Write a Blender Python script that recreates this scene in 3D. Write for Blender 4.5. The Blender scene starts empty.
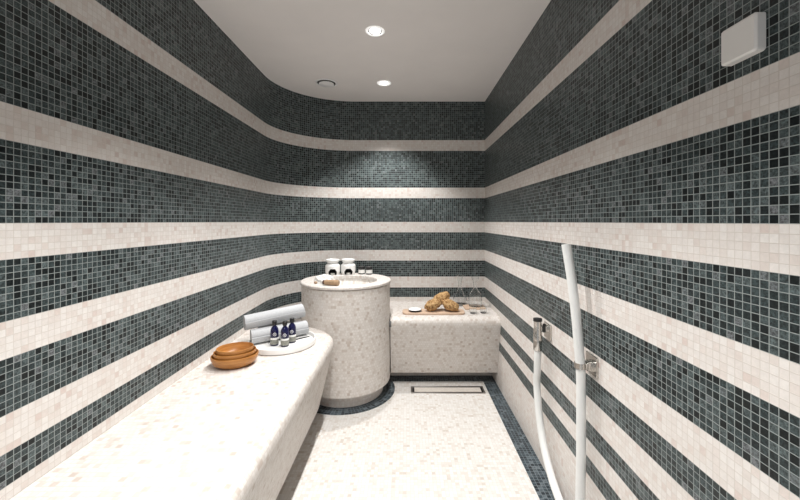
import bpy, math, random
from mathutils import Vector, Matrix, noise
random.seed(7)
PI = math.pi
W = 0.77            # metres from the camera axis to the right wall
FH = 1.80           # floor lies 1.8 W under the lens
T = 0.0258          # mosaic pitch in W
COL = bpy.context.scene.collection

def P(X, Z, H):     # room units (W) -> metres ; H counts downward from the lens
    return Vector((X * W, Z * W, (FH - H) * W))

# ------------------------------------------------------------------ materials
class NT:
    def __init__(s, name):
        s.m = bpy.data.materials.new(name); s.m.use_nodes = True
        s.t = s.m.node_tree; s.n = s.t.nodes; s.l = s.t.links
        s.b = s.n['Principled BSDF']
    def add(s, kind, **kw):
        n = s.n.new(kind)
        for k, v in kw.items(): setattr(n, k, v)
        return n
    def val(s, sock, v):
        if isinstance(v, bpy.types.NodeSocket): s.l.new(v, sock)
        else: sock.default_value = v
    def math(s, op, a, b=0.0, c=0.0):
        n = s.add('ShaderNodeMath', operation=op)
        s.val(n.inputs[0], a); s.val(n.inputs[1], b)
        if len(n.inputs) > 2: s.val(n.inputs[2], c)
        return n.outputs[0]
    def mix(s, f, a, b, blend='MIX'):
        n = s.add('ShaderNodeMix', data_type='RGBA', blend_type=blend)
        s.val(n.inputs[0], f); s.val(n.inputs[6], a); s.val(n.inputs[7], b)
        return n.outputs[2]
    def ramp(s, f, stops, interp='LINEAR'):
        n = s.add('ShaderNodeValToRGB'); r = n.color_ramp; r.interpolation = interp
        while len(r.elements) < len(stops): r.elements.new(0.5)
        for e, (p, c) in zip(r.elements, stops): e.position = p; e.color = (*c, 1)
        s.l.new(f, n.inputs[0]); return n.outputs[0]
    def noise(s, scale, detail=3, rough=0.6, coord='Object', vec=None):
        n = s.add('ShaderNodeTexNoise'); n.inputs['Scale'].default_value = scale
        n.inputs['Detail'].default_value = detail; n.inputs['Roughness'].default_value = rough
        if vec is None:
            vec = s.add('ShaderNodeTexCoord').outputs[coord]
        s.l.new(vec, n.inputs['Vector']); return n.outputs[0]
    def bump(s, h, strength, dist):
        n = s.add('ShaderNodeBump'); n.inputs['Strength'].default_value = strength
        n.inputs['Distance'].default_value = dist
        s.l.new(h, n.inputs['Height']); s.l.new(n.outputs[0], s.b.inputs['Normal'])
def sc(c, k=1.0): return (c[0] * k, c[1] * k, c[2] * k)

def mosaic(name, stops, grout, gw=0.07, offset=0.0, rough=0.4, veins=0.5, seed=0.0, vein_hi=1.6, nscale=1.7, spec=0.3):
    q = NT(name)
    uv = q.add('ShaderNodeTexCoord').outputs['UV']
    sp = q.add('ShaderNodeSeparateXYZ'); q.l.new(uv, sp.inputs[0])
    x, y = sp.outputs[0], sp.outputs[1]
    row = q.math('FLOOR', y)
    if offset:
        x = q.math('ADD', x, q.math('MULTIPLY', q.math('FLOORED_MODULO', row, 2.0), offset))
    col = q.math('FLOOR', x)
    fx, fy = q.math('FRACT', x), q.math('FRACT', y)
    ex = q.math('MINIMUM', fx, q.math('SUBTRACT', 1.0, fx))
    ey = q.math('MINIMUM', fy, q.math('SUBTRACT', 1.0, fy))
    e = q.math('MINIMUM', ex, ey)
    mr = q.add('ShaderNodeMapRange'); mr.interpolation_type = 'SMOOTHSTEP'
    q.l.new(e, mr.inputs[0]); mr.inputs[1].default_value = gw * 0.55; mr.inputs[2].default_value = gw * 1.35
    mask = mr.outputs[0]
    cb = q.add('ShaderNodeCombineXYZ'); q.l.new(col, cb.inputs[0]); q.l.new(row, cb.inputs[1]); cb.inputs[2].default_value = seed
    wn = q.add('ShaderNodeTexWhiteNoise', noise_dimensions='3D'); q.l.new(cb.outputs[0], wn.inputs['Vector'])
    tile = q.ramp(wn.outputs['Value'], stops)
    # stone clouding that differs from tile to tile
    vv = q.add('ShaderNodeVectorMath', operation='ADD'); q.l.new(uv, vv.inputs[0])
    ws = q.add('ShaderNodeVectorMath', operation='SCALE'); q.l.new(wn.outputs['Color'], ws.inputs[0]); ws.inputs['Scale'].default_value = 40.0
    q.l.new(ws.outputs[0], vv.inputs[1])
    nz = q.noise(nscale, 4, 0.7, vec=vv.outputs[0])
    k = q.add('ShaderNodeMapRange'); q.l.new(nz, k.inputs[0]); k.inputs[1].default_value = 0.37; k.inputs[2].default_value = 0.70
    k.inputs[3].default_value = 1.0 - veins * 0.62; k.inputs[4].default_value = 1.0 + veins * (vein_hi - 1.0)
    gcol = q.add('ShaderNodeCombineColor')
    for i in range(3): q.l.new(k.outputs[0], gcol.inputs[i])
    tile = q.mix(1.0, tile, gcol.outputs[0], 'MULTIPLY')
    q.l.new(q.mix(mask, (*grout, 1), tile), q.b.inputs['Base Color'])
    r = q.add('ShaderNodeMapRange'); q.l.new(mask, r.inputs[0]); r.inputs[3].default_value = 0.85; r.inputs[4].default_value = rough
    q.l.new(r.outputs[0], q.b.inputs['Roughness'])
    q.b.inputs['Specular IOR Level'].default_value = spec
    q.bump(mask, 0.5, 0.0012)
    return q.m

def plain(name, color, rough=0.5, metal=0.0, spec=None, noise_amt=0.0, nscale=30, bump=0.0, bscale=200, trans=0.0, ior=1.45, emit=None):
    q = NT(name); b = q.b
    b.inputs['Base Color'].default_value = (*color, 1); b.inputs['Roughness'].default_value = rough
    b.inputs['Metallic'].default_value = metal
    if spec is not None: b.inputs['Specular IOR Level'].default_value = spec
    if trans: b.inputs['Transmission Weight'].default_value = trans; b.inputs['IOR'].default_value = ior
    n = q.noise(nscale, 3)
    if noise_amt:
        f = q.ramp(n, [(0.3, sc(color, 1 - noise_amt)), (0.7, sc(color, 1 + noise_amt))])
        q.l.new(f, b.inputs['Base Color'])
    if bump:
        q.bump(q.noise(bscale, 2), bump, 0.002)
    if emit:
        b.inputs['Emission Color'].default_value = (*emit[0], 1); b.inputs['Emission Strength'].default_value = emit[1]
    return q.m

M = {}
M['dark'] = mosaic('dark_stone_mosaic',
    [(0.0, (.004, .007, .008)), (0.18, (.008, .012, .013)), (0.35, (.020, .030, .032)), (0.65, (.038, .053, .055)), (0.9, (.070, .090, .092)), (1.0, (.11, .118, .125))],
    (.29, .32, .315), gw=0.05, rough=0.36, veins=1.0, vein_hi=2.1, nscale=3.2)
M['light'] = mosaic('cream_stone_mosaic',
    [(0.0, (.62, .53, .49)), (0.07, (.665, .60, .56)), (0.3, (.69, .645, .61)), (0.75, (.715, .68, .65)), (1.0, (.74, .71, .68))],
    (.60, .555, .51), gw=0.04, rough=0.4, veins=0.10, seed=3.0, vein_hi=1.3)
M['pearl'] = mosaic('pale_stone_mosaic',
    [(0.0, (.52, .445, .395)), (0.06, (.605, .545, .50)), (0.25, (.665, .62, .58)), (0.6, (.70, .66, .625)), (1.0, (.73, .695, .665))],
    (.585, .54, .495), gw=0.05, offset=0.5, rough=0.42, veins=0.15, seed=5.0, vein_hi=1.3)
M['pearl_floor'] = mosaic('pale_floor_mosaic',
    [(0.0, (.57, .51, .455)), (0.06, (.64, .595, .55)), (0.25, (.69, .66, .625)), (0.6, (.72, .70, .675)), (1.0, (.75, .735, .715))],
    (.62, .59, .55), gw=0.05, rough=0.42, veins=0.12, seed=9.0, vein_hi=1.25)
M['slate'] = mosaic('slate_blue_mosaic',
    [(0.0, (.006, .010, .014)), (0.3, (.018, .028, .036)), (0.7, (.045, .065, .078)), (1.0, (.12, .145, .16))],
    (.20, .23, .25), gw=0.055, rough=0.36, veins=0.9, seed=11.0)
M['ceiling'] = plain('ceiling_plaster', (.86, .825, .81), 0.85, noise_amt=0.02, nscale=3, bump=0.05, bscale=90)
M['white_plastic'] = plain('white_plastic', (.78, .77, .75), 0.4)
M['grey_slot'] = plain('slot_grey', (.12, .12, .12), 0.6)
M['ceramic'] = plain('white_ceramic', (.84, .84, .83), 0.18)
M['chamber'] = plain('chamber_dark', (.06, .06, .058), 0.7, noise_amt=.3, nscale=60)  # dark grey liner inside the burner
M['wax'] = plain('candle_wax', (.85, .83, .78), 0.5)
M['tray'] = plain('white_tray_glaze', (.82, .81, .79), 0.35, bump=0.03)
M['towel'] = plain('grey_towelling', (.50, .51, .525), 0.95, spec=0.1, noise_amt=0.06, nscale=120, bump=0.6, bscale=420)
M['chrome'] = plain('brushed_chrome', (.62, .60, .57), 0.18, 1.0, noise_amt=0.04)
M['vent_white'] = plain('vent_enamel', (.93, .93, .93), 0.4)
M['steel'] = plain('dull_steel', (.40, .38, .36), 0.35, 1.0)
M['hose'] = plain('white_hose_rubber', (.74, .75, .74), 0.32, noise_amt=0.02)
M['black'] = plain('black_plastic', (.012, .012, .013), 0.35)
M['cobalt'] = plain('cobalt_glass', (.004, .005, .05), 0.08, spec=0.7)
M['label_grey'] = plain('printed_label', (.24, .24, .21), 0.5, noise_amt=0.5, nscale=420)
M['label_white'] = plain('label_white', (.82, .82, .80), 0.5)
M['lens'] = plain('lamp_lens', (.9, .9, .88), 0.3, emit=((1, .98, .95), 9.0))
M['lamp_white'] = plain('lamp_trim_white', (.82, .82, .81), 0.35)
M['ring_glow'] = plain('lamp_trim_painted_glow', (.85, .85, .84), 0.35, emit=((1, .98, .96), .55))  # weak emission paints lamp glare onto the trim ring
M['lamp_cup'] = plain('lamp_reflector', (.45, .45, .45), 0.3, 0.4)
M['wet'] = plain('basin_lining', (.86, .83, .79), 0.25, noise_amt=.03)
M['net'] = plain('white_net_sponge', (.85, .84, .82), 0.9, bump=0.9, bscale=160)
M['brush'] = plain('brush_wood', (.36, .24, .145), 0.55, noise_amt=.25, nscale=50)
M['darkwood'] = plain('brush_band', (.06, .02, .015), 0.4)
M['dish_white'] = plain('dish_inside_white', (.86, .85, .83), 0.8, bump=.6, bscale=300)
M['drain_tile'] = plain('drain_insert_stone', (.74, .69, .63), 0.45, noise_amt=.06, nscale=60)
q = NT('bowl_wood')
nz = q.add('ShaderNodeTexNoise'); nz.inputs['Scale'].default_value = 9; nz.inputs['Detail'].default_value = 4
mp = q.add('ShaderNodeMapping'); mp.inputs['Scale'].default_value = (1, 1, 9)
q.l.new(q.add('ShaderNodeTexCoord').outputs['Object'], mp.inputs[0]); q.l.new(mp.outputs[0], nz.inputs['Vector'])
q.l.new(q.ramp(nz.outputs[0], [(.3, (.32, .125, .025)), (.55, (.46, .20, .05)), (.75, (.54, .265, .08))]), q.b.inputs['Base Color'])
q.b.inputs['Roughness'].default_value = 0.32; M['bowlwood'] = q.m
q = NT('board_wood')
nz = q.add('ShaderNodeTexNoise'); nz.inputs['Scale'].default_value = 6; nz.inputs['Detail'].default_value = 4
mp = q.add('ShaderNodeMapping'); mp.inputs['Scale'].default_value = (1, 14, 14)
q.l.new(q.add('ShaderNodeTexCoord').outputs['Object'], mp.inputs[0]); q.l.new(mp.outputs[0], nz.inputs['Vector'])
q.l.new(q.ramp(nz.outputs[0], [(.3, (.52, .36, .25)), (.7, (.68, .51, .38))]), q.b.inputs['Base Color'])
q.b.inputs['Roughness'].default_value = 0.5; M['board'] = q.m
q = NT('sea_sponge')
n1 = q.noise(55, 5, 0.7); n2 = q.noise(22, 3, 0.6)
c = q.ramp(n1, [(.34, (.09, .04, .015)), (.44, (.34, .19, .075)), (.58, (.56, .36, .17)), (.75, (.68, .48, .26))])
q.l.new(c, q.b.inputs['Base Color']); q.b.inputs['Roughness'].default_value = .95
q.bump(n1, 1.0, 0.006); M['sponge'] = q.m
q = NT('clear_glass'); q.b.inputs['Base Color'].default_value = (.97, .98, .98, 1)
q.b.inputs['Transmission Weight'].default_value = 1.0; q.b.inputs['Roughness'].default_value = 0.0; q.b.inputs['IOR'].default_value = 1.45
M['glass'] = q.m

# ------------------------------------------------------------------ mesh tools
class MB:
    def __init__(s): s.v = []; s.f = []; s.uv = []; s.mi = []
    def vert(s, p): s.v.append(Vector(p)); return len(s.v) - 1
    def face(s, idx, uv=None, mi=0):
        s.f.append(tuple(idx)); s.uv.append(uv or [(0, 0)] * len(idx)); s.mi.append(mi)
    def quadgrid(s, rows, us=None, vs=None, close=False, mi=0, skip=None, flip=False):
        n = len(rows[0]); base = len(s.v)
        for r in rows:
            for p in r: s.v.append(Vector(p))
        for j in range(len(rows) - 1):
            for i in range(n if close else n - 1):
                if skip and skip(i, j): continue
                k = (i + 1) % n
                idx = [base + j * n + i, base + j * n + k, base + (j + 1) * n + k, base + (j + 1) * n + i]
                if us: uv = [(us[i], vs[j]), (us[i + 1], vs[j]), (us[i + 1], vs[j + 1]), (us[i], vs[j + 1])]
                else: uv = [(0, 0)] * 4
                if flip: idx.reverse(); uv.reverse()
                s.face(idx, uv, mi)
        return base
    def lathe(s, prof, segs=48, c=(0, 0, 0), sx=1, sy=1, rot=0, uvs=None, mi=0, skip=None, a0=0):
        rows = []
        cr, sr = math.cos(rot), math.sin(rot)
        for r, z in prof:
            row = []
            for i in range(segs):
                a = a0 + 2 * PI * i / segs
                x, y = r * math.cos(a) * sx, r * math.sin(a) * sy
                row.append((c[0] + x * cr - y * sr, c[1] + x * sr + y * cr, c[2] + z))
            rows.append(row)
        us = vs = None
        if uvs:
            n = round(2 * PI * uvs / (T * W))
            us = [n * i / segs for i in range(segs + 1)]
            d = 0; vs = [0]
            for (r0, z0), (r1, z1) in zip(prof, prof[1:]):
                d += math.hypot(r1 - r0, z1 - z0) / (T * W); vs.append(d)
        s.quadgrid(rows, us, vs, close=True, mi=mi, skip=skip)
    def rbox(s, c, size, r=0.004, axis=2, seg=4, rot=0, mi=0, ch=None):
        # box with rounded vertical edges (axis z) and a small chamfer at both ends
        hx, hy, hz = size[0] / 2, size[1] / 2, size[2] / 2
        r = min(r, hx * .99, hy * .99); ch = min(r, hz) * .5 if ch is None else ch
        def ring(inset, z):
            pts = []
            for (sx_, sy_, a0) in ((1, 1, 0), (-1, 1, PI / 2), (-1, -1, PI), (1, -1, 3 * PI / 2)):
                for k in range(seg + 1):
                    a = a0 + PI / 2 * k / seg
                    rr = max(r - inset, 1e-4)
                    pts.append(((hx - r) * sx_ + rr * math.cos(a), (hy - r) * sy_ + rr * math.sin(a), z))
            return pts
        rings = [ring(ch, -hz), ring(0, -hz + ch), ring(0, hz - ch), ring(ch, hz)]
        def tr(p):
            x, y, z = p
            if axis == 0: x, y, z = z, x, y
            elif axis == 1: x, y, z = y, z, x
            x, y = x * math.cos(rot) - y * math.sin(rot), x * math.sin(rot) + y * math.cos(rot)
            return (c[0] + x, c[1] + y, c[2] + z)
        rings = [[tr(p) for p in g] for g in rings]
        b = s.quadgrid(rings, close=True, mi=mi); n = len(rings[0])
        s.face([b + i for i in reversed(range(n))], None, mi); s.face([b + 3 * n + i for i in range(n)], None, mi)
    def tube(s, pts, rad, segs=20, cap=True, mi=0):
        pts = [Vector(p) for p in pts]; n = len(pts)
        rads = rad if isinstance(rad, list) else [rad] * n
        rows = []; t0 = (pts[1] - pts[0]).normalized()
        u = t0.orthogonal().normalized()
        for i in range(n):
            t = (pts[min(i + 1, n - 1)] - pts[max(i - 1, 0)]).normalized()
            u = (u - t * u.dot(t)).normalized(); w = t.cross(u)
            rows.append([pts[i] + (u * math.cos(2 * PI * k / segs) + w * math.sin(2 * PI * k / segs)) * rads[i] for k in range(segs)])
        b = s.quadgrid(rows, close=True, mi=mi)
        if cap:
            s.face([b + k for k in reversed(range(segs))], None, mi)
            s.face([b + (n - 1) * segs + k for k in range(segs)], None, mi)
    def build(s, name, mat, parent=None, world=True, angle=35, smooth=True, rec=True):
        me = bpy.data.meshes.new(name)
        off = Vector((0, 0, 0))
        if parent is not None and world:
            o = parent
            while o is not None: off = off + o.location; o = o.parent
        me.from_pydata([v - off for v in s.v], [], s.f)
        uvl = me.uv_layers.new(name='UVMap'); k = 0
        for poly, uv in zip(me.polygons, s.uv):
            for j in range(poly.loop_total): uvl.data[poly.loop_start + j].uv = uv[j]
        for mt in (mat if isinstance(mat, (list, tuple)) else [mat]): me.materials.append(M[mt])
        for poly, mi in zip(me.polygons, s.mi): poly.material_index = mi
        if rec:
            import bmesh
            bm = bmesh.new(); bm.from_mesh(me)
            bmesh.ops.recalc_face_normals(bm, faces=bm.faces); bm.to_mesh(me); bm.free()
        if smooth:
            me.shade_smooth(); me.set_sharp_from_angle(angle=math.radians(angle))
        o = bpy.data.objects.new(name, me); COL.objects.link(o)
        if parent is not None: o.parent = parent
        return o

def tag(o, label, cat, group=None):
    o['label'] = label; o['category'] = cat
    if group: o['group'] = group
    return o
def thing(name, loc, label, cat, group=None, rz=0):
    o = bpy.data.objects.new(name, None); COL.objects.link(o)
    o.empty_display_size = 0.05; o.location = loc; o.rotation_euler = (0, 0, rz)
    return tag(o, label, cat, group)
def struct(o): o['kind'] = 'structure'; return o
def copy_tree(o, parent=None):
    c = o.copy(); COL.objects.link(c)
    if parent is not None: c.parent = parent
    for ch in list(o.children): copy_tree(ch, c)
    return c
def bez(a, b, c, n):
    return [tuple((1 - t) ** 2 * a[k] + 2 * t * (1 - t) * b[k] + t * t * c[k] for k in range(len(a))) for t in [i / n for i in range(n + 1)]]
def spline(pts, n=10):
    out = []; q_ = [Vector(p) for p in pts]; q_ = [2 * q_[0] - q_[1]] + q_ + [2 * q_[-1] - q_[-2]]
    for i in range(1, len(q_) - 2):
        p0, p1, p2, p3 = q_[i - 1:i + 3]
        for k in range(n):
            t = k / n
            out.append(0.5 * ((2 * p1) + (p2 - p0) * t + (2 * p0 - 5 * p1 + 4 * p2 - p3) * t * t + (3 * p1 - p0 - 3 * p2 + p3) * t ** 3))
    out.append(q_[-2]); return out

# ------------------------------------------------------------------ room shell
ZN, ZB = -0.9, 4.541
def lx(Z): return -1.44 - 0.0129 * Z
CC = (-0.638, 3.72)
left_line = [(lx(ZN), ZN), (lx(0.5), .5), (lx(2.0), 2.0), (lx(3.0), 3.0), (lx(3.6), 3.6)]
NA = 28
for i in range(NA + 1):
    a = PI - (PI / 2) * i / NA
    left_line.append((CC[0] + .85 * math.cos(a), CC[1] + (ZB - CC[1]) * math.sin(a)))
back_line = [left_line[-1], (0.2, ZB), (1.0, ZB)]
right_line = [(1.0, ZB), (1.0, 3), (1.0, 1.5), (1.0, ZN)]
edges = [(-1.53, 'd', 19), (-1.038, 'l', 5), (-.900, 'd', 18), (-.431, 'l', 5), (-.297, 'd', 12), (.0066, 'l', 5), (.139, 'd', 9),
         (.364, 'l', 5), (.500, 'd', 8), (.704, 'l', 5), (.843, 'd', 5), (.965, 'l', 5), (1.10, 'd', 4), (1.20, 'l', 4), (1.297, 'd', 4),
         (1.394, 'l', 16), (1.80, None, 0)]
def wall(name, line, u0=0):
    mb = MB(); us = [u0]
    for a, b in zip(line, line[1:]): us.append(us[-1] + math.dist(a, b) / T)
    v = 0
    for (h0, k, n), (h1, _, _) in zip(edges, edges[1:]):
        mb.quadgrid([[P(x, z, h0) for x, z in line], [P(x, z, h1) for x, z in line]], us, [-v, -v - n], mi=0 if k == 'd' else 1)
        v += n
    o = mb.build(name, ['dark', 'light'], rec=False); struct(o); return us[-1]
u = wall('wall_left', left_line)
u = wall('wall_back', back_line, u)
wall('wall_right', right_line, round(u))

mb = MB()
pts = left_line + [(1.0, ZB), (1.0, ZN)]
mb.face([mb.vert(P(x, z, -1.53)) for x, z in pts]); struct(mb.build('ceiling', 'ceiling', smooth=False, rec=False))
mb = MB()
mb.face([mb.vert(P(x, z, FH)) for x, z in reversed(pts)], [(x / T, z / T) for x, z in reversed(pts)])
struct(mb.build('floor', 'pearl_floor', smooth=False, rec=False))
# slate borders let into the floor, a millimetre proud
def slab(name, poly, h, uvf, mat):
    mb = MB(); n = len(poly)
    t = [mb.vert(P(x, z, h)) for x, z in poly]; b = [mb.vert(P(x, z, FH)) for x, z in poly]
    mb.face(t, [uvf(x, z) for x, z in poly])
    for i in range(n): mb.face([t[i], b[i], b[(i + 1) % n], t[(i + 1) % n]])
    return struct(mb.build(name, mat, smooth=False))
TB = .0275
slab('trim_1', [(.862, ZN), (1.0, ZN), (1.0, 4.16), (.862, 4.16)], FH - .0015, lambda x, z: ((x - .862) / TB, z / TB), 'slate')
slab('trim_2', [(-.45, 3.995), (.862, 3.995), (.862, 4.16), (-.45, 4.16)], FH - .0015, lambda x, z: (x / TB, (z - 3.995) / TB), 'slate')
CX, CZ = -.6446, 3.82
mb = MB(); R0, R1 = .36, .52; n = 96
rows = [[P(CX + r * math.cos(2 * PI * i / n), CZ + r * math.sin(2 * PI * i / n), h) for i in range(n)] for r, h in ((R0, FH - .0025), (R1, FH - .0025), (R1, FH))]
us = [96 * i / n for i in range(n + 1)]
mb.quadgrid(rows, us, [0, 5, 5], close=True); struct(mb.build('trim_3', 'slate'))

# ------------------------------------------------------------------ mosaic benches
BT, BB = 1.02, 1.663
def bench(name, label, L, I, B, K, back, kickback, loc):
    """L lip outline, I where the flat top ends, B bottom outline, K plinth outline, back: wall side points of the top"""
    root = thing(name, loc, label, 'bench')
    mb = MB(); n = len(L)
    F = [tuple(l + (b - l) * .17 for l, b in zip(L[i], B[i])) for i in range(n)]
    hF = BT + (BB - BT) * .17
    rows = []
    for k in range(9):
        t = k / 8
        rows.append([P(*[(1 - t) ** 2 * I[i][c] + 2 * t * (1 - t) * L[i][c] + t * t * F[i][c] for c in (0, 1)],
                       (1 - t) ** 2 * BT + 2 * t * (1 - t) * BT + t * t * hF) for i in range(n)])
    for k in range(1, 5):
        t = k / 4
        rows.append([P(*[F[i][c] + (B[i][c] - F[i][c]) * t for c in (0, 1)], hF + (BB - hF) * t) for i in range(n)])
    us = [0]
    for a, b in zip(L, L[1:]): us.append(us[-1] + math.dist(a, b) / T)
    vs = [0]
    for r0, r1 in zip(rows, rows[1:]): vs.append(vs[-1] - (r1[n // 3] - r0[n // 3]).length / W / T)
    mb.quadgrid(rows, us, vs)
    top = I + back
    mb.face([mb.vert(P(x, z, BT)) for x, z in top], [(x / T, z / T) for x, z in top])
    bot = B + back
    mb.face([mb.vert(P(x, z, BB)) for x, z in reversed(bot)], [(x / T, z / T) for x, z in reversed(bot)])
    mb.build('bench_body', 'pearl', root, angle=50)
    kb = MB(); us = [0]
    for a, b in zip(K, K[1:]): us.append(us[-1] + math.dist(a, b) / T)
    kb.quadgrid([[P(x, z, BB) for x, z in K], [P(x, z, FH) for x, z in K]], us, [0, -5])
    kb.build('plinth', 'light', root)
    return root
RC = .465
def arc(a0, a1, n, r=RC + .002): return [(CX + r * math.cos(math.radians(a0 + (a1 - a0) * i / n)), CZ + r * math.sin(math.radians(a0 + (a1 - a0) * i / n))) for i in range(n + 1)]
zz = [ZN, 0, 1, 2, 2.7]
end = arc(229, 190, 8)
L = [(-.615, z) for z in zz] + bez((-.615, 3.03), (-.615, 3.37), end[0], 14)
I = [(-.70, z) for z in zz] + bez((-.70, 3.0), (-.70, 3.27), (end[0][0] - .02, end[0][1] - .02), 14)
B = [(-.78, z) for z in zz] + bez((-.78, 3.12), (-.78, 3.37), (end[0][0] - .0, end[0][1] - .0), 14)
K = [(-.97, ZN), (-.97, 2.0), (-.97, 3.3), (-1.0, 3.46)]
back = end[1:] + [(lx(3.7) + .001, 3.7), (lx(3.0) + .001, 3.0), (lx(ZN) + .001, ZN)]
bench('mosaic_bench', 'long pale mosaic bench built along the striped left wall with a slanted front', L, I, B, K, back, None, P(-1.1, 1.5, FH))
# bench across the back
xs = [-.172, .2, .6, .9, .999]
L = [(x, 3.743) for x in xs]; I = [(x, 3.865) for x in xs]; B = [(x, 3.91) for x in xs]
K = [(-.3, 4.15), (.4, 4.15), (.999, 4.15)]
back = [(.999, ZB - .001), (-.3, ZB - .001)] + list(arc(55, 6, 8))
bench('mosaic_bench', 'short pale mosaic bench across the back wall behind the floor drain', L, I, B, K, back, None, P(.4, 4.2, FH))

# ------------------------------------------------------------------ round wash basin column
HT = .622
col = thing('basin_column', P(CX, CZ, FH), 'round mosaic pedestal basin standing in the curved corner between both benches', 'basin')
def z_(h): return (FH - h) * W
c0 = (CX * W, CZ * W, 0)
mb = MB(); prof = [((RC - .016) * W, z_(.655))] + [(RC * W, z_(.662 + (1.673 - .662) * i / 6)) for i in range(7)] + [((RC - .012) * W, z_(1.676)), (.38 * W, z_(1.676))]
mb.lathe(prof, 128, c0, uvs=RC * W); mb.build('column_body', 'pearl', col)
mb = MB(); mb.lathe([(.39 * W, z_(1.66)), (.39 * W, z_(FH))], 96, c0, uvs=.39 * W); mb.build('plinth', 'light', col)
# rim with off-centre opening
mb = MB(); n = 128; OR = .476; IR = .33; IC = (CX, 3.78)
def circ(c, r, h): return [P(c[0] + r * math.cos(2 * PI * i / n), c[1] + r * math.sin(2 * PI * i / n), h) for i in range(n)]
mb.quadgrid([circ((CX, CZ), RC - .02, .668), circ((CX, CZ), RC - .008, .652), circ((CX, CZ), OR, .648), circ((CX, CZ), OR, .630), circ((CX, CZ), OR - .008, HT), circ(IC, IR + .006, HT), circ(IC, IR, HT + .006), circ(IC, IR, .66)], close=True)
for k in range(len(mb.f)):
    mb.uv[k] = [(mb.v[i].x / (T * W), (mb.v[i].y - mb.v[i].z) / (T * W)) for i in mb.f[k]]
mb.build('rim', 'light', col)
mb = MB()
b = mb.quadgrid([circ(IC, IR + .004, .655), circ(IC, IR, .69), circ(IC, IR - .03, .72), circ(IC, .05, .728)], close=True)
mb.face([b + 3 * n + i for i in range(n)])
for k in range(len(mb.f)):
    mb.uv[k] = [(mb.v[i].x / (T * W), (mb.v[i].y - mb.v[i].z) / (T * W)) for i in mb.f[k]]
mb.build('basin_bowl', 'pearl_floor', col)
mb = MB()
a = math.radians(-4); px, pz = CX + RC * math.cos(a), CZ + RC * math.sin(a)
cpt = P(px, pz, 1.09); d = Vector((math.cos(a), math.sin(a), 0))
mb.tube([cpt - d * .006, cpt + d * .012, cpt + d * .016], [.027, .027, .022], 28)
bt = mb.build('push_button', 'grey_slot', col); bt['label'] = 'round dull steel button'

# ------------------------------------------------------------------ floor drain
dr = thing('floor_drain', P(.437, 3.795, FH), 'long narrow floor drain with dark frame and pale insert before the back bench', 'drain')
x0, x1, z0, z1 = .048, .828, 3.715, 3.875
mb = MB(); fw = .018
def bx(mb, a, b, c, d, h0, h1):
    mb.rbox(((a + b) / 2 * W, (c + d) / 2 * W, (FH - (h0 + h1) / 2) * W), ((b - a) * W, (d - c) * W, abs(h1 - h0) * W), .0015, seg=2)
for r in ((x0, x1, z0, z0 + fw), (x0, x1, z1 - fw, z1), (x0, x0 + fw, z0 + fw, z1 - fw), (x1 - fw, x1, z0 + fw, z1 - fw)): bx(mb, *r, FH, FH - .006)
mb.build('frame', 'steel', dr)
mb = MB(); bx(mb, x0 + fw, x1 - fw, z0 + fw, z1 - fw, FH, FH - .001); mb.build('channel', 'black', dr)
mb = MB(); bx(mb, x0 + fw + .018, x1 - fw - .018, z0 + fw + .014, z1 - fw - .014, FH - .001, FH - .006); mb.build('cover_plate', 'drain_tile', dr)

# ------------------------------------------------------------------ ceiling fittings
CH = -1.53
def cz(h): return (FH - CH) * W - h * W
def downlight(X, Z):
    r = thing('ceiling_downlight', P(X, Z, CH), '', 'ceiling light', 'recessed downlights in the ceiling')
    z = r.location.z; c = (X * W, Z * W, z); R = .075 * W
    mb = MB(); mb.lathe([(R, 0), (R, -.003), (R * .97, -.005), (R * .80, -.006), (R * .74, -.003), (R * .74, 0)], 56, c); mb.build('trim_ring', 'ring_glow', r)
    mb = MB(); mb.lathe([(R * .74, -.003), (R * .58, -.001)], 48, c); mb.build('reflector', 'lamp_cup', r)
    mb = MB(); b = mb.quadgrid([[(c[0] + R * .56 * math.cos(2 * PI * i / 48), c[1] + R * .56 * math.sin(2 * PI * i / 48), z - .0025) for i in range(48)],
                            [(c[0] + R * .3 * math.cos(2 * PI * i / 48), c[1] + R * .3 * math.sin(2 * PI * i / 48), z - .005) for i in range(48)]], close=True)
    mb.face([b + 48 + i for i in range(48)]); mb.build('lens', 'lens', r)
    return r
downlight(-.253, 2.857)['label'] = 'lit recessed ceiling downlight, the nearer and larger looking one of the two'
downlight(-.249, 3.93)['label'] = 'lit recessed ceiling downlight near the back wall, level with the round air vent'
vt = thing('ceiling_vent', P(-.885, 3.93, CH), 'round white disc air vent in the ceiling near the curved corner', 'vent')
c = vt.location; R = .122 * W
mb = MB(); mb.lathe([(R, 0), (R, -.003), (R * .93, -.005), (R * .84, -.005), (R * .82, -.001)], 56, c); mb.build('outer_ring', 'vent_white', vt)
mb = MB(); mb.lathe([(R * .80, -.001), (.001, -.001)], 48, c); mb.build('throat', 'black', vt)
mb = MB(); mb.lathe([(.001, -.004), (R * .58, -.004), (R * .68, -.008), (R * .68, -.012), (R * .60, -.015), (.001, -.016)], 56, c); mb.build('valve_disc', 'vent_white', vt)

# ------------------------------------------------------------------ white box on the right wall
sb = thing('wall_sensor_box', P(1.0, 1.04, .478), 'small white square plastic sensor box high on the right wall', 'sensor box')
mb = MB(); mb.rbox(P(.983, 1.04, -.529), (.113 * W, .108 * W, .034 * W), .007, axis=0, seg=5, ch=.004); mb.build('housing', 'white_plastic', sb)

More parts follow.
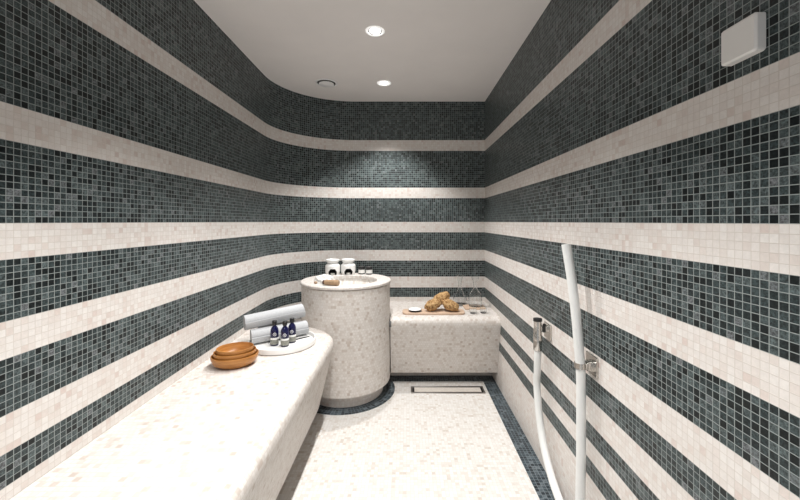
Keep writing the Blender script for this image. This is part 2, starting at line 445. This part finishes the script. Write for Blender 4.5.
# ------------------------------------------------------------------ hose, its holder and its outlet
hp = [(.922, 2.5, .906), (.922, 2.503, .97), (.925, 2.515, 1.06), (.928, 2.53, 1.17), (.93, 2.48, 1.385), (.93, 2.39, 1.54), (.93, 2.27, 1.645), (.93, 2.15, 1.70),
      (.93, 2.02, 1.755), (.93, 1.945, 1.70), (.935, 1.92, 1.55), (.937, 1.91, 1.3), (.938, 1.91, 1.05), (.937, 1.91, .84), (.930, 1.912, .72), (.915, 1.917, .52), (.897, 1.93, .32), (.878, 1.955, .128)]
mb = MB(); path = spline([P(*p) for p in hp], 10); rh = .0245 * W
mb.tube(path, rh, 24, cap=False)
tip = path[-1]; tdir = (path[-1] - path[-2]).normalized()
hose = mb.build('water_hose', 'hose')
tag(hose, 'thick white water hose hooped down the right wall with its open end up', 'hose')
# end ring of the hose (open mouth)
mb = MB(); u_ = tdir.orthogonal().normalized(); w_ = tdir.cross(u_)
def ringp(r, d): return [tip + tdir * d + (u_ * math.cos(2 * PI * k / 24) + w_ * math.sin(2 * PI * k / 24)) * r for k in range(24)]
b = mb.quadgrid([ringp(rh, 0), ringp(rh * .96, .002), ringp(rh * .68, .002), ringp(rh * .62, -.03)], close=True)
mb.face([b + 72 + k for k in range(24)]); mb.build('hose_mouth', 'hose', hose)
ho = thing('hose_holder', P(1.0, 1.91, .80), 'chrome wall holder with a square plate gripping the near hose end', 'hose holder')
mb = MB(); mb.rbox(P(.994, 1.905, .765), (.112 * W, .108 * W, .012 * W), .004, axis=0, ch=.002); mb.build('wall_plate', 'chrome', ho)
mb = MB(); mb.rbox(P(.977, 1.905, .772), (.05 * W, .05 * W, .03 * W), .003, axis=0); mb.rbox(P(.958, 1.905, .772), (.045 * W, .034 * W, .032 * W), .002)
mb.build('arm', 'chrome', ho)
mb = MB(); mb.lathe([(rh * 1.03, -.011), (rh * 1.22, -.011), (rh * 1.22, .011), (rh * 1.03, .011), (rh * 1.03, -.011)], 40, P(.934, 1.911, .772)); mb.build('grip_ring', 'chrome', ho)
ou = thing('hose_outlet', P(1.0, 2.5, .80), 'chrome wall water outlet with upright connector at the far hose end', 'water outlet')
mb = MB(); mb.rbox(P(.994, 2.50, .77), (.112 * W, .108 * W, .012 * W), .004, axis=0, ch=.002); mb.build('wall_plate', 'chrome', ou)
mb = MB(); mb.rbox(P(.965, 2.50, .752), (.04 * W, .04 * W, .055 * W), .002, axis=0); mb.build('arm', 'chrome', ou)
co = P(.922, 2.5, 0)
mb = MB(); mb.lathe([(.021, z_(.905)), (.0225, z_(.90)), (.0225, z_(.80)), (.0205, z_(.795)), (.0205, z_(.70)), (.001, z_(.70))], 32, (co.x, co.y, 0)); mb.build('connector', 'chrome', ou)
mb = MB(); mb.lathe([(.001, z_(.70)), (.0235, z_(.70)), (.0235, z_(.683)), (.001, z_(.683))], 32, (co.x, co.y, 0)); mb.build('cap', 'black', ou)
mb = MB(); mb.rbox(P(.958, 2.475, .742), (.02 * W, .012 * W, .06 * W), .002); mb.build('lever', 'black', ou)

# ------------------------------------------------------------------ things on the left bench
zb = (FH - BT) * W
# nested oval bowls
bc = (-1.222, 2.535)
def oval_bowl(name, a, b, h, z0, label):
    o_ = Vector((bc[0] * W, bc[1] * W, z0)); mb = MB(); A, Bx = a * W, b * W / (a * W) 
    prof = [(.001, 0), (A * .55, 0), (A * .70, .003), (A * .88, h * .30), (A * .97, h * .62), (A * 1.0, h * .85), (A * .985, h), (A * .955, h), (A * .93, h * .88), (A * .84, h * .38), (A * .66, .011), (.001, .008)]
    mb.lathe(prof, 72, o_, sx=1, sy=Bx, rot=math.radians(20))
    o = mb.build(name, 'bowlwood', angle=60)
    me = o.data; me.transform(Matrix.Translation(-o_)); o.location = o_
    return tag(o, label, 'bowl', 'nested wooden bowls')
oval_bowl('wooden_bowl', .157, .134, .060, zb, 'largest oval wooden bowl, at the bottom of the nested stack')
oval_bowl('wooden_bowl', .141, .118, .060, zb + .0185, 'middle oval wooden bowl of the nested stack on the left bench')
oval_bowl('wooden_bowl', .123, .103, .060, zb + .037, 'smallest oval wooden bowl, nested open on top of the stack')
# tray
TC = (-1.03, 2.958); TR = .2687 * W
tc = Vector((TC[0] * W, TC[1] * W, zb)); mb = MB()
mb.lathe([(.001, 0), (TR * .96, 0), (TR, .006), (TR, .030), (TR * .99, .034), (TR * .955, .034), (TR * .945, .030), (TR * .94, .012), (.001, .011)], 96, (0, 0, 0))
tray = mb.build('round_tray', 'tray', angle=40); tray.location = tc
tag(tray, 'round white tray holding towels and blue bottles on the left bench', 'tray')
zt = zb + .0115
# rolled towels : a thick spiral sheet
def towel(p0, p1, R, label, seed, twist=0.0):
    p0, p1 = Vector(p0), Vector(p1); ax = (p1 - p0); Ln = ax.length; ax.normalize()
    up = Vector((0, 0, 1)); up = (up - ax * up.dot(ax)).normalized(); sd = ax.cross(up)
    turns, n = 3.6, 150; th = R * .185; prof_o = []; prof_i = []
    for i in range(n + 1):
        t = i / n; ang = 2 * PI * turns * t + twist
        r = R * (.12 + .88 * t) if t < 1 else R
        r = R - (1 - t) * turns * R * .245
        r = max(r, .004)
        wob = 1 + .012 * noise.noise(Vector((math.cos(ang) * 1.5, math.sin(ang) * 1.5, seed)))
        prof_o.append((ang, r * wob)); prof_i.append((ang, max(r * wob - th, .002)))
    loop = prof_o + [(a_, r_) for a_, r_ in reversed(prof_i)]
    mb = MB(); rows = []; m = 12
    for j in range(m + 1):
        s = j / m; e = min(1, 12 * min(s, 1 - s) + .55) if j in (0, m) else 1
        rr = []
        for k, (a_, r_) in enumerate(loop):
            wv = .004 * noise.noise(Vector((a_ * .6, s * 3, seed)))
            endw = .0035 * math.sin(a_ * 1.0 + seed) * (1 if s > .5 else -1) * (abs(s - .5) * 2) ** 6
            rr.append(p0 + ax * (s * Ln + endw) + (sd * math.cos(a_) + up * math.sin(a_)) * (r_ * (1 + wv)))
        rows.append(rr)
    b = mb.quadgrid(rows, close=True); nn = len(loop)
    for side, base in ((0, b), (1, b + m * nn)):
        for i in range(n):
            f = [base + i, base + i + 1, base + nn - 2 - i, base + nn - 1 - i]
            mb.face(f if side else f[::-1])
    org = p0.copy(); mb.v = [v - org for v in mb.v]
    o = mb.build('rolled_towel', 'towel', angle=50); o.location = org
    return tag(o, label, 'towel', 'rolled towels on the tray')
d = Vector((.814, .581)); nrm = Vector((-.581, .814)); rt = .0625
def TP(base, s, o, h): return (( base[0] + d.x * s + nrm.x * o) * W, (base[1] + d.y * s + nrm.y * o) * W, zt + h * W)
b0 = (-1.235, 2.905)
towel(TP(b0, -.03, .02, rt * 1.06), TP(b0, .43, .02, rt * 1.06), rt * 1.06 * W, 'rolled grey towel lying on the tray behind the blue bottles', 1.3, 2.5)
towel(TP(b0, .06, .133, rt * .95), TP(b0, .37, .133, rt * .95), rt * .95 * W, 'rolled grey towel mostly hidden at the back of the tray', 4.1, 2.2)
towel(TP(b0, -.07, .070, rt * 2.80), TP(b0, .42, .085, rt * 3.27), rt * 1.08 * W, 'rolled grey towel lying on top of the other rolls, nearest the column', 8.2, 2.6)
mb = MB(); p0 = Vector(TP(b0, .27, -.088, .005)); p1 = Vector(TP(b0, .43, -.070, .005))
mb.tube([p0, p0.lerp(p1, .5), p1], [.0035, .004, .003], 12)
tag(mb.build('incense_stick', 'black'), 'thin dark stick lying on the tray in front of the rolled towel', 'stick')
# bottles
def bottle():
    r = thing('glass_bottle', (0, 0, 0), '', 'bottle', 'blue bottles on the tray')
    R = .0245; Hh = .154
    mb = MB(); mb.lathe([(.001, 0), (R * .9, 0), (R, .004), (R, Hh * .58), (R * .93, Hh * .66), (R * .68, Hh * .74), (R * .44, Hh * .79), (R * .42, Hh * .86), (.001, Hh * .86)], 40)
    mb.build('bottle_body', 'cobalt', r, angle=60)
    mb = MB(); mb.lathe([(R * .56, Hh * .84), (R * .58, Hh * .85), (R * .58, Hh * .99), (R * .52, Hh), (.001, Hh)], 32); mb.build('cap', 'black', r)
    mb = MB(); g = .0006
    mb.lathe([(R + g, .010), (R + g, .040)], 40); mb.build('label', 'label_grey', r)
    mb = MB(); mb.lathe([(R + g, .040), (R + g, .052)], 40); mb.build('label_band', 'label_white', r)
    mb = MB()                                           # round white emblem with a dark middle bar
    def pt(a, z): return ((R + .0008) * math.sin(a), -(R + .0008) * math.cos(a), z)
    def disc(ro, ri, n=24):
        rows = [[pt(rr * math.cos(2 * PI * i / n) / R, .074 + rr * math.sin(2 * PI * i / n)) for i in range(n)] for rr in (ro, ri)]
        mb.quadgrid(rows, close=True)
    disc(.0105, .0082)
    for sx_ in (-.0035, .0, .0035):
        mb.quadgrid([[pt((sx_ - .0008) / R, .069), pt((sx_ + .0008) / R, .069)], [pt((sx_ - .0008) / R, .080), pt((sx_ + .0008) / R, .080)]])
    mb.build('emblem', 'label_white', r)
    return r
bt0 = bottle()
spots = [(-1.072, 2.888, 'cobalt blue bottle with black cap, leftmost of the three before the towels', 22),
         (-.981, 2.868, 'cobalt blue bottle with black cap, middle and nearest of the three on the tray', 16),
         (-.953, 2.960, 'cobalt blue bottle with black cap, rightmost and farthest back of the three', 14)]
for i, (X, Z, lab, rz) in enumerate(spots):
    o = bt0 if i == 0 else copy_tree(bt0)
    o.location = (X * W, Z * W, zt); o.rotation_euler = (0, 0, -math.atan2(X, Z) * -1 if False else math.radians(rz)); o['label'] = lab

# ------------------------------------------------------------------ things on the basin column
zr = z_(HT)
def burner():
    r = thing('aroma_burner', (0, 0, 0), '', 'aroma burner', 'white aroma burners on the basin rim')
    R = .066; S = 64
    prof = [(.057, 0)] + [(.057 + (R - .057) * math.sin(PI / 2 * min(1, k / 9)), .080 * k / 18) for k in range(1, 19)] + [(R * .93, .089), (R * .78, .098), (R * .66, .104)]
    prof = [(rr if z < .05 else rr, z) for rr, z in prof]
    def skip(i, j):
        a = (i + .5) / S * 2 * PI - 1.5 * PI
        x = R * a; z = (prof[j][1] + prof[j + 1][1]) / 2
        if z < .006: return False
        return (abs(x) < .038 and z < .022) or (x * x + (z - .022) ** 2 < .038 ** 2 and z >= .022)
    mb = MB(); mb.lathe(prof, S, skip=skip); mb.build('burner_body', 'ceramic', r, angle=60, rec=False)
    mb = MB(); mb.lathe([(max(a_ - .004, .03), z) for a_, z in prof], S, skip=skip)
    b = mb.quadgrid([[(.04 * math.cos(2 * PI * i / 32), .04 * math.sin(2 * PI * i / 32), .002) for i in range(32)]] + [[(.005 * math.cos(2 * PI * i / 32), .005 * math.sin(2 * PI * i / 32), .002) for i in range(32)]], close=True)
    mb.build('burner_chamber', 'chamber', r, angle=60)
    mb = MB(); mb.lathe([(R * .60, .100), (R * .70, .108), (R * .90, .122), (R * .94, .134), (R * .90, .138), (R * .80, .130), (.001, .122)], 48); mb.build('oil_dish', 'ceramic', r, angle=60)
    mb = MB(); mb.lathe([(.001, .003), (.019, .003), (.019, .018), (.001, .018)], 28, (0, -.03, 0)); mb.build('tealight', 'wax', r)
    return r
b1 = burner(); b1.location = P(-.862, 4.15, HT); b1['label'] = 'white ceramic aroma burner with arched opening, left one of the pair'
b1.rotation_euler = (0, 0, math.atan2(-.868, 4.165) * -1)
b2 = copy_tree(b1); b2.location = P(-.686, 4.185, HT); b2['label'] = 'white ceramic aroma burner with arched opening, beside the two small jars'
def jar():
    r = thing('cosmetic_jar', (0, 0, 0), '', 'jar', 'small black lidded jars on the basin rim')
    R = .0295
    mb = MB(); mb.lathe([(.001, 0), (R * .95, 0), (R, .003), (R, .044), (R * .9, .048), (.001, .048)], 32); mb.build('jar_body', 'black', r)
    mb = MB(); mb.lathe([(R + .0006, .011), (R + .0006, .042)], 32); mb.build('label', 'label_white', r)
    mb = MB(); mb.lathe([(R * 1.03, .047), (R * 1.06, .049), (R * 1.06, .067), (R * .98, .070), (.001, .070)], 32); mb.build('lid', 'black', r)
    return r
j1 = jar(); j1.location = P(-.530, 4.205, HT); j1['label'] = 'small dark jar with black lid and white label, next to an aroma burner'
j2 = copy_tree(j1); j2.location = P(-.440, 4.185, HT); j2['label'] = 'small dark jar with black lid and white label, at the right end of the row'
# net sponge in the basin
def lump(name, mat, c, rad, seed, amp, freq, label, cat, group=None, rot=0, sub=5, tilt=0):
    import bmesh
    bm = bmesh.new(); bmesh.ops.create_icosphere(bm, subdivisions=sub, radius=1)
    cr, sr = math.cos(rot), math.sin(rot)
    for v in bm.verts:
        p = v.co.copy(); k = 1
        for (f_, a_) in ((freq, amp), (freq * 2.3, amp * .45), (freq * 5.2, amp * .22)):
            k += a_ * noise.noise(p * f_ + Vector((seed, seed * 1.7, -seed)))
        p = p * k; x, y, z = p.x * rad[0], p.y * rad[1], p.z * rad[2]
        x, z = x * math.cos(tilt) - z * math.sin(tilt), x * math.sin(tilt) + z * math.cos(tilt)
        v.co = (x * cr - y * sr, x * sr + y * cr, z)
    lo = min(v.co.z for v in bm.verts)
    for v in bm.verts: v.co.z -= lo
    me = bpy.data.meshes.new(name); bm.to_mesh(me); bm.free(); me.materials.append(M[mat]); me.shade_smooth()
    o = bpy.data.objects.new(name, me); COL.objects.link(o); o.location = c
    return tag(o, label, cat, group)
lump('net_sponge', 'net', P(-.853, 3.70, .722), (.078, .058, .062), 2.2, .22, 2.6, 'crumpled white net sponge lying inside the round basin', 'sponge')
br = thing('wooden_brush', P(-.735, 3.45, HT), 'short brown wooden brush lying on the front of the basin rim', 'brush')
mb = MB(); a_, b_ = P(-.800, 3.468, .594), P(-.652, 3.435, .594)
mb.tube([a_.lerp(b_, t) for t in (0, .05, .3, .6, .8, .95, 1)], [.014, .019, .021, .021, .0225, .0215, .016], 24); mb.build('brush_body', 'brush', br)
mb = MB(); e_ = (b_ - a_).normalized(); mb.tube([a_ - e_ * .014, a_ - e_ * .010, a_ + e_ * .002], [.010, .0165, .0165], 20); mb.build('dark_band', 'darkwood', br)
lump('pumice_stone', 'brush', P(-.905, 3.545, .6225), (.014, .012, .010), 5.2, .2, 1.5, 'tiny brown stone on the basin rim left of the brush', 'stone', sub=3)

# ------------------------------------------------------------------ things on the back bench
bo = thing('wooden_board', P(.30, 3.97, BT), 'pale wooden serving board carrying three brown sponges on the back bench', 'board')
mb = MB(); mb.rbox((P(.3, 3.968, BT - .0115)), (.69 * W, .20 * W, .022 * W), .05, seg=8, ch=.003); 
bo_m = mb.build('board', 'board', bo)
zw = zb + .023 * W
lump('sea_sponge', 'sponge', (P(.295, 3.955, 0).xy[:] + (zw,)), (.072, .050, .044), 1.1, .17, 1.7, 'brown natural sponge at the left end of the trio on the board', 'sponge', 'sea sponges on the wooden board', rot=.2, tilt=.38)
lump('sea_sponge', 'sponge', (P(.487, 3.95, 0).xy[:] + (zw,)), (.076, .050, .044), 7.7, .17, 1.7, 'brown natural sponge at the right end of the trio on the board', 'sponge', 'sea sponges on the wooden board', rot=-.2, tilt=-.38)
lump('sea_sponge', 'sponge', (P(.393, 4.035, 0).xy[:] + (zw + .034,)), (.080, .046, .050), 3.9, .15, 1.7, 'brown natural sponge perched on top of the other two', 'sponge', 'sea sponges on the wooden board', rot=.2, tilt=.42)
sd = thing('white_dish', (P(.093, 3.955, 0).xy[:] + (zw,)), 'shallow white dish, its underside shade painted dark, at the left end of the board', 'dish')
mb = MB(); mb.lathe([(.001, 0), (.036, 0), (.048, .006), (.058, .016), (.056, .0165), (.001, .0155)], 48, sd.location); mb.build('dish', 'black', sd)  # black outer wall paints in the shade under the white dish
mb = MB(); mb.lathe([(.0555, .0163), (.050, .021), (.03, .025), (.001, .026)], 48, sd.location); mb.build('dish_white', 'dish_white', sd)  # added white mound for the pale inside of the dish
# glassware
def carafe(prof, loc, label, rr=1):
    mb = MB(); th = .0022
    outer = prof; inner = [(max(r - th, .001), max(z, .004)) for r, z in reversed(prof)]
    mb.lathe(outer + inner, 56)
    o = mb.build('glass_carafe', 'glass', angle=60); o.location = loc
    return tag(o, label, 'carafe', 'glass carafes on the back bench')
p1_ = [(.001, 0), (.060, 0), (.070, .006), (.073, .022), (.066, .055), (.042, .105), (.020, .150), (.014, .175), (.015, .205), (.022, .245), (.034, .285)]
carafe(p1_, P(.655, 4.36, BT), 'clear glass carafe with a conical body and flared neck, behind the sponges')
tr = thing('serving_tray', P(.80, 4.2, BT), 'small thin wooden tray under the glass carafe by the right wall', 'tray')
mb = MB(); mb.rbox(P(.80, 4.205, BT - .008), (.25 * W, .21 * W, .014 * W), .012, seg=4, ch=.002); mb.build('tray_board', 'board', tr)
zz2 = zb + .0155 * W
p2_ = [(.001, 0), (.052, 0), (.058, .005), (.060, .02), (.061, .085), (.054, .115), (.030, .140), (.016, .165), (.015, .19), (.021, .225), (.034, .265)]
carafe(p2_, (P(.815, 4.215, 0).xy[:] + (zz2,)), 'clear glass carafe with straight sides standing on the small tray')
def tumbler(loc, label):
    R = .029; mb = MB()
    mb.lathe([(.001, 0), (R * .72, 0), (R * .92, .006), (R, .022), (R * .97, .062), (R * .93, .062), (R * .95, .022), (R * .86, .010), (.001, .008)], 40)
    o = mb.build('glass_tumbler', 'glass', angle=60); o.location = loc
    return tag(o, label, 'glass', 'tumblers on the back bench')
tumbler(P(.735, 3.935, BT), 'small clear round tumbler in front of the tray, beside the wooden board')
tumbler(P(.855, 3.955, BT), 'small clear round tumbler in front of the tray, nearest the right wall')

# ------------------------------------------------------------------ light
def spot(X, Z, e):
    l = bpy.data.lights.new('downlight_lamp', 'SPOT'); l.energy = e; l.spot_size = math.radians(98); l.spot_blend = 0.55
    l.shadow_soft_size = 0.022; l.color = (1.0, .985, .96)
    o = bpy.data.objects.new('downlight_lamp', l); COL.objects.link(o); o.location = P(X, Z, CH) - Vector((0, 0, .03)); return o
E = 90
for X, Z in ((-.249, 3.93), (-.253, 2.857), (-.253, 1.785), (-.253, .712), (-.253, -.36)): spot(X, Z, E)
w = bpy.data.worlds.new('World'); bpy.context.scene.world = w; w.use_nodes = True
bg = w.node_tree.nodes['Background']; bg.inputs[0].default_value = (.95, .97, 1.0, 1); bg.inputs[1].default_value = 0.5

# ------------------------------------------------------------------ camera
cam = bpy.data.cameras.new('Camera'); co_ = bpy.data.objects.new('Camera', cam); COL.objects.link(co_)
cam.sensor_width = 36; cam.lens = 16; cam.clip_start = .02
cam.shift_y = -28.6 / 800; cam.shift_x = -6.5 / 800
co_.location = P(0, 0, 0); co_.rotation_euler = (PI / 2, 0, 0)
s = bpy.context.scene; s.camera = co_
s.view_settings.view_transform = 'Standard'; s.view_settings.look = 'None'; s.view_settings.gamma = 1; s.view_settings.use_curve_mapping = False
s.view_settings.exposure = 0.1
s.cycles.max_bounces = 10; s.cycles.diffuse_bounces = 6
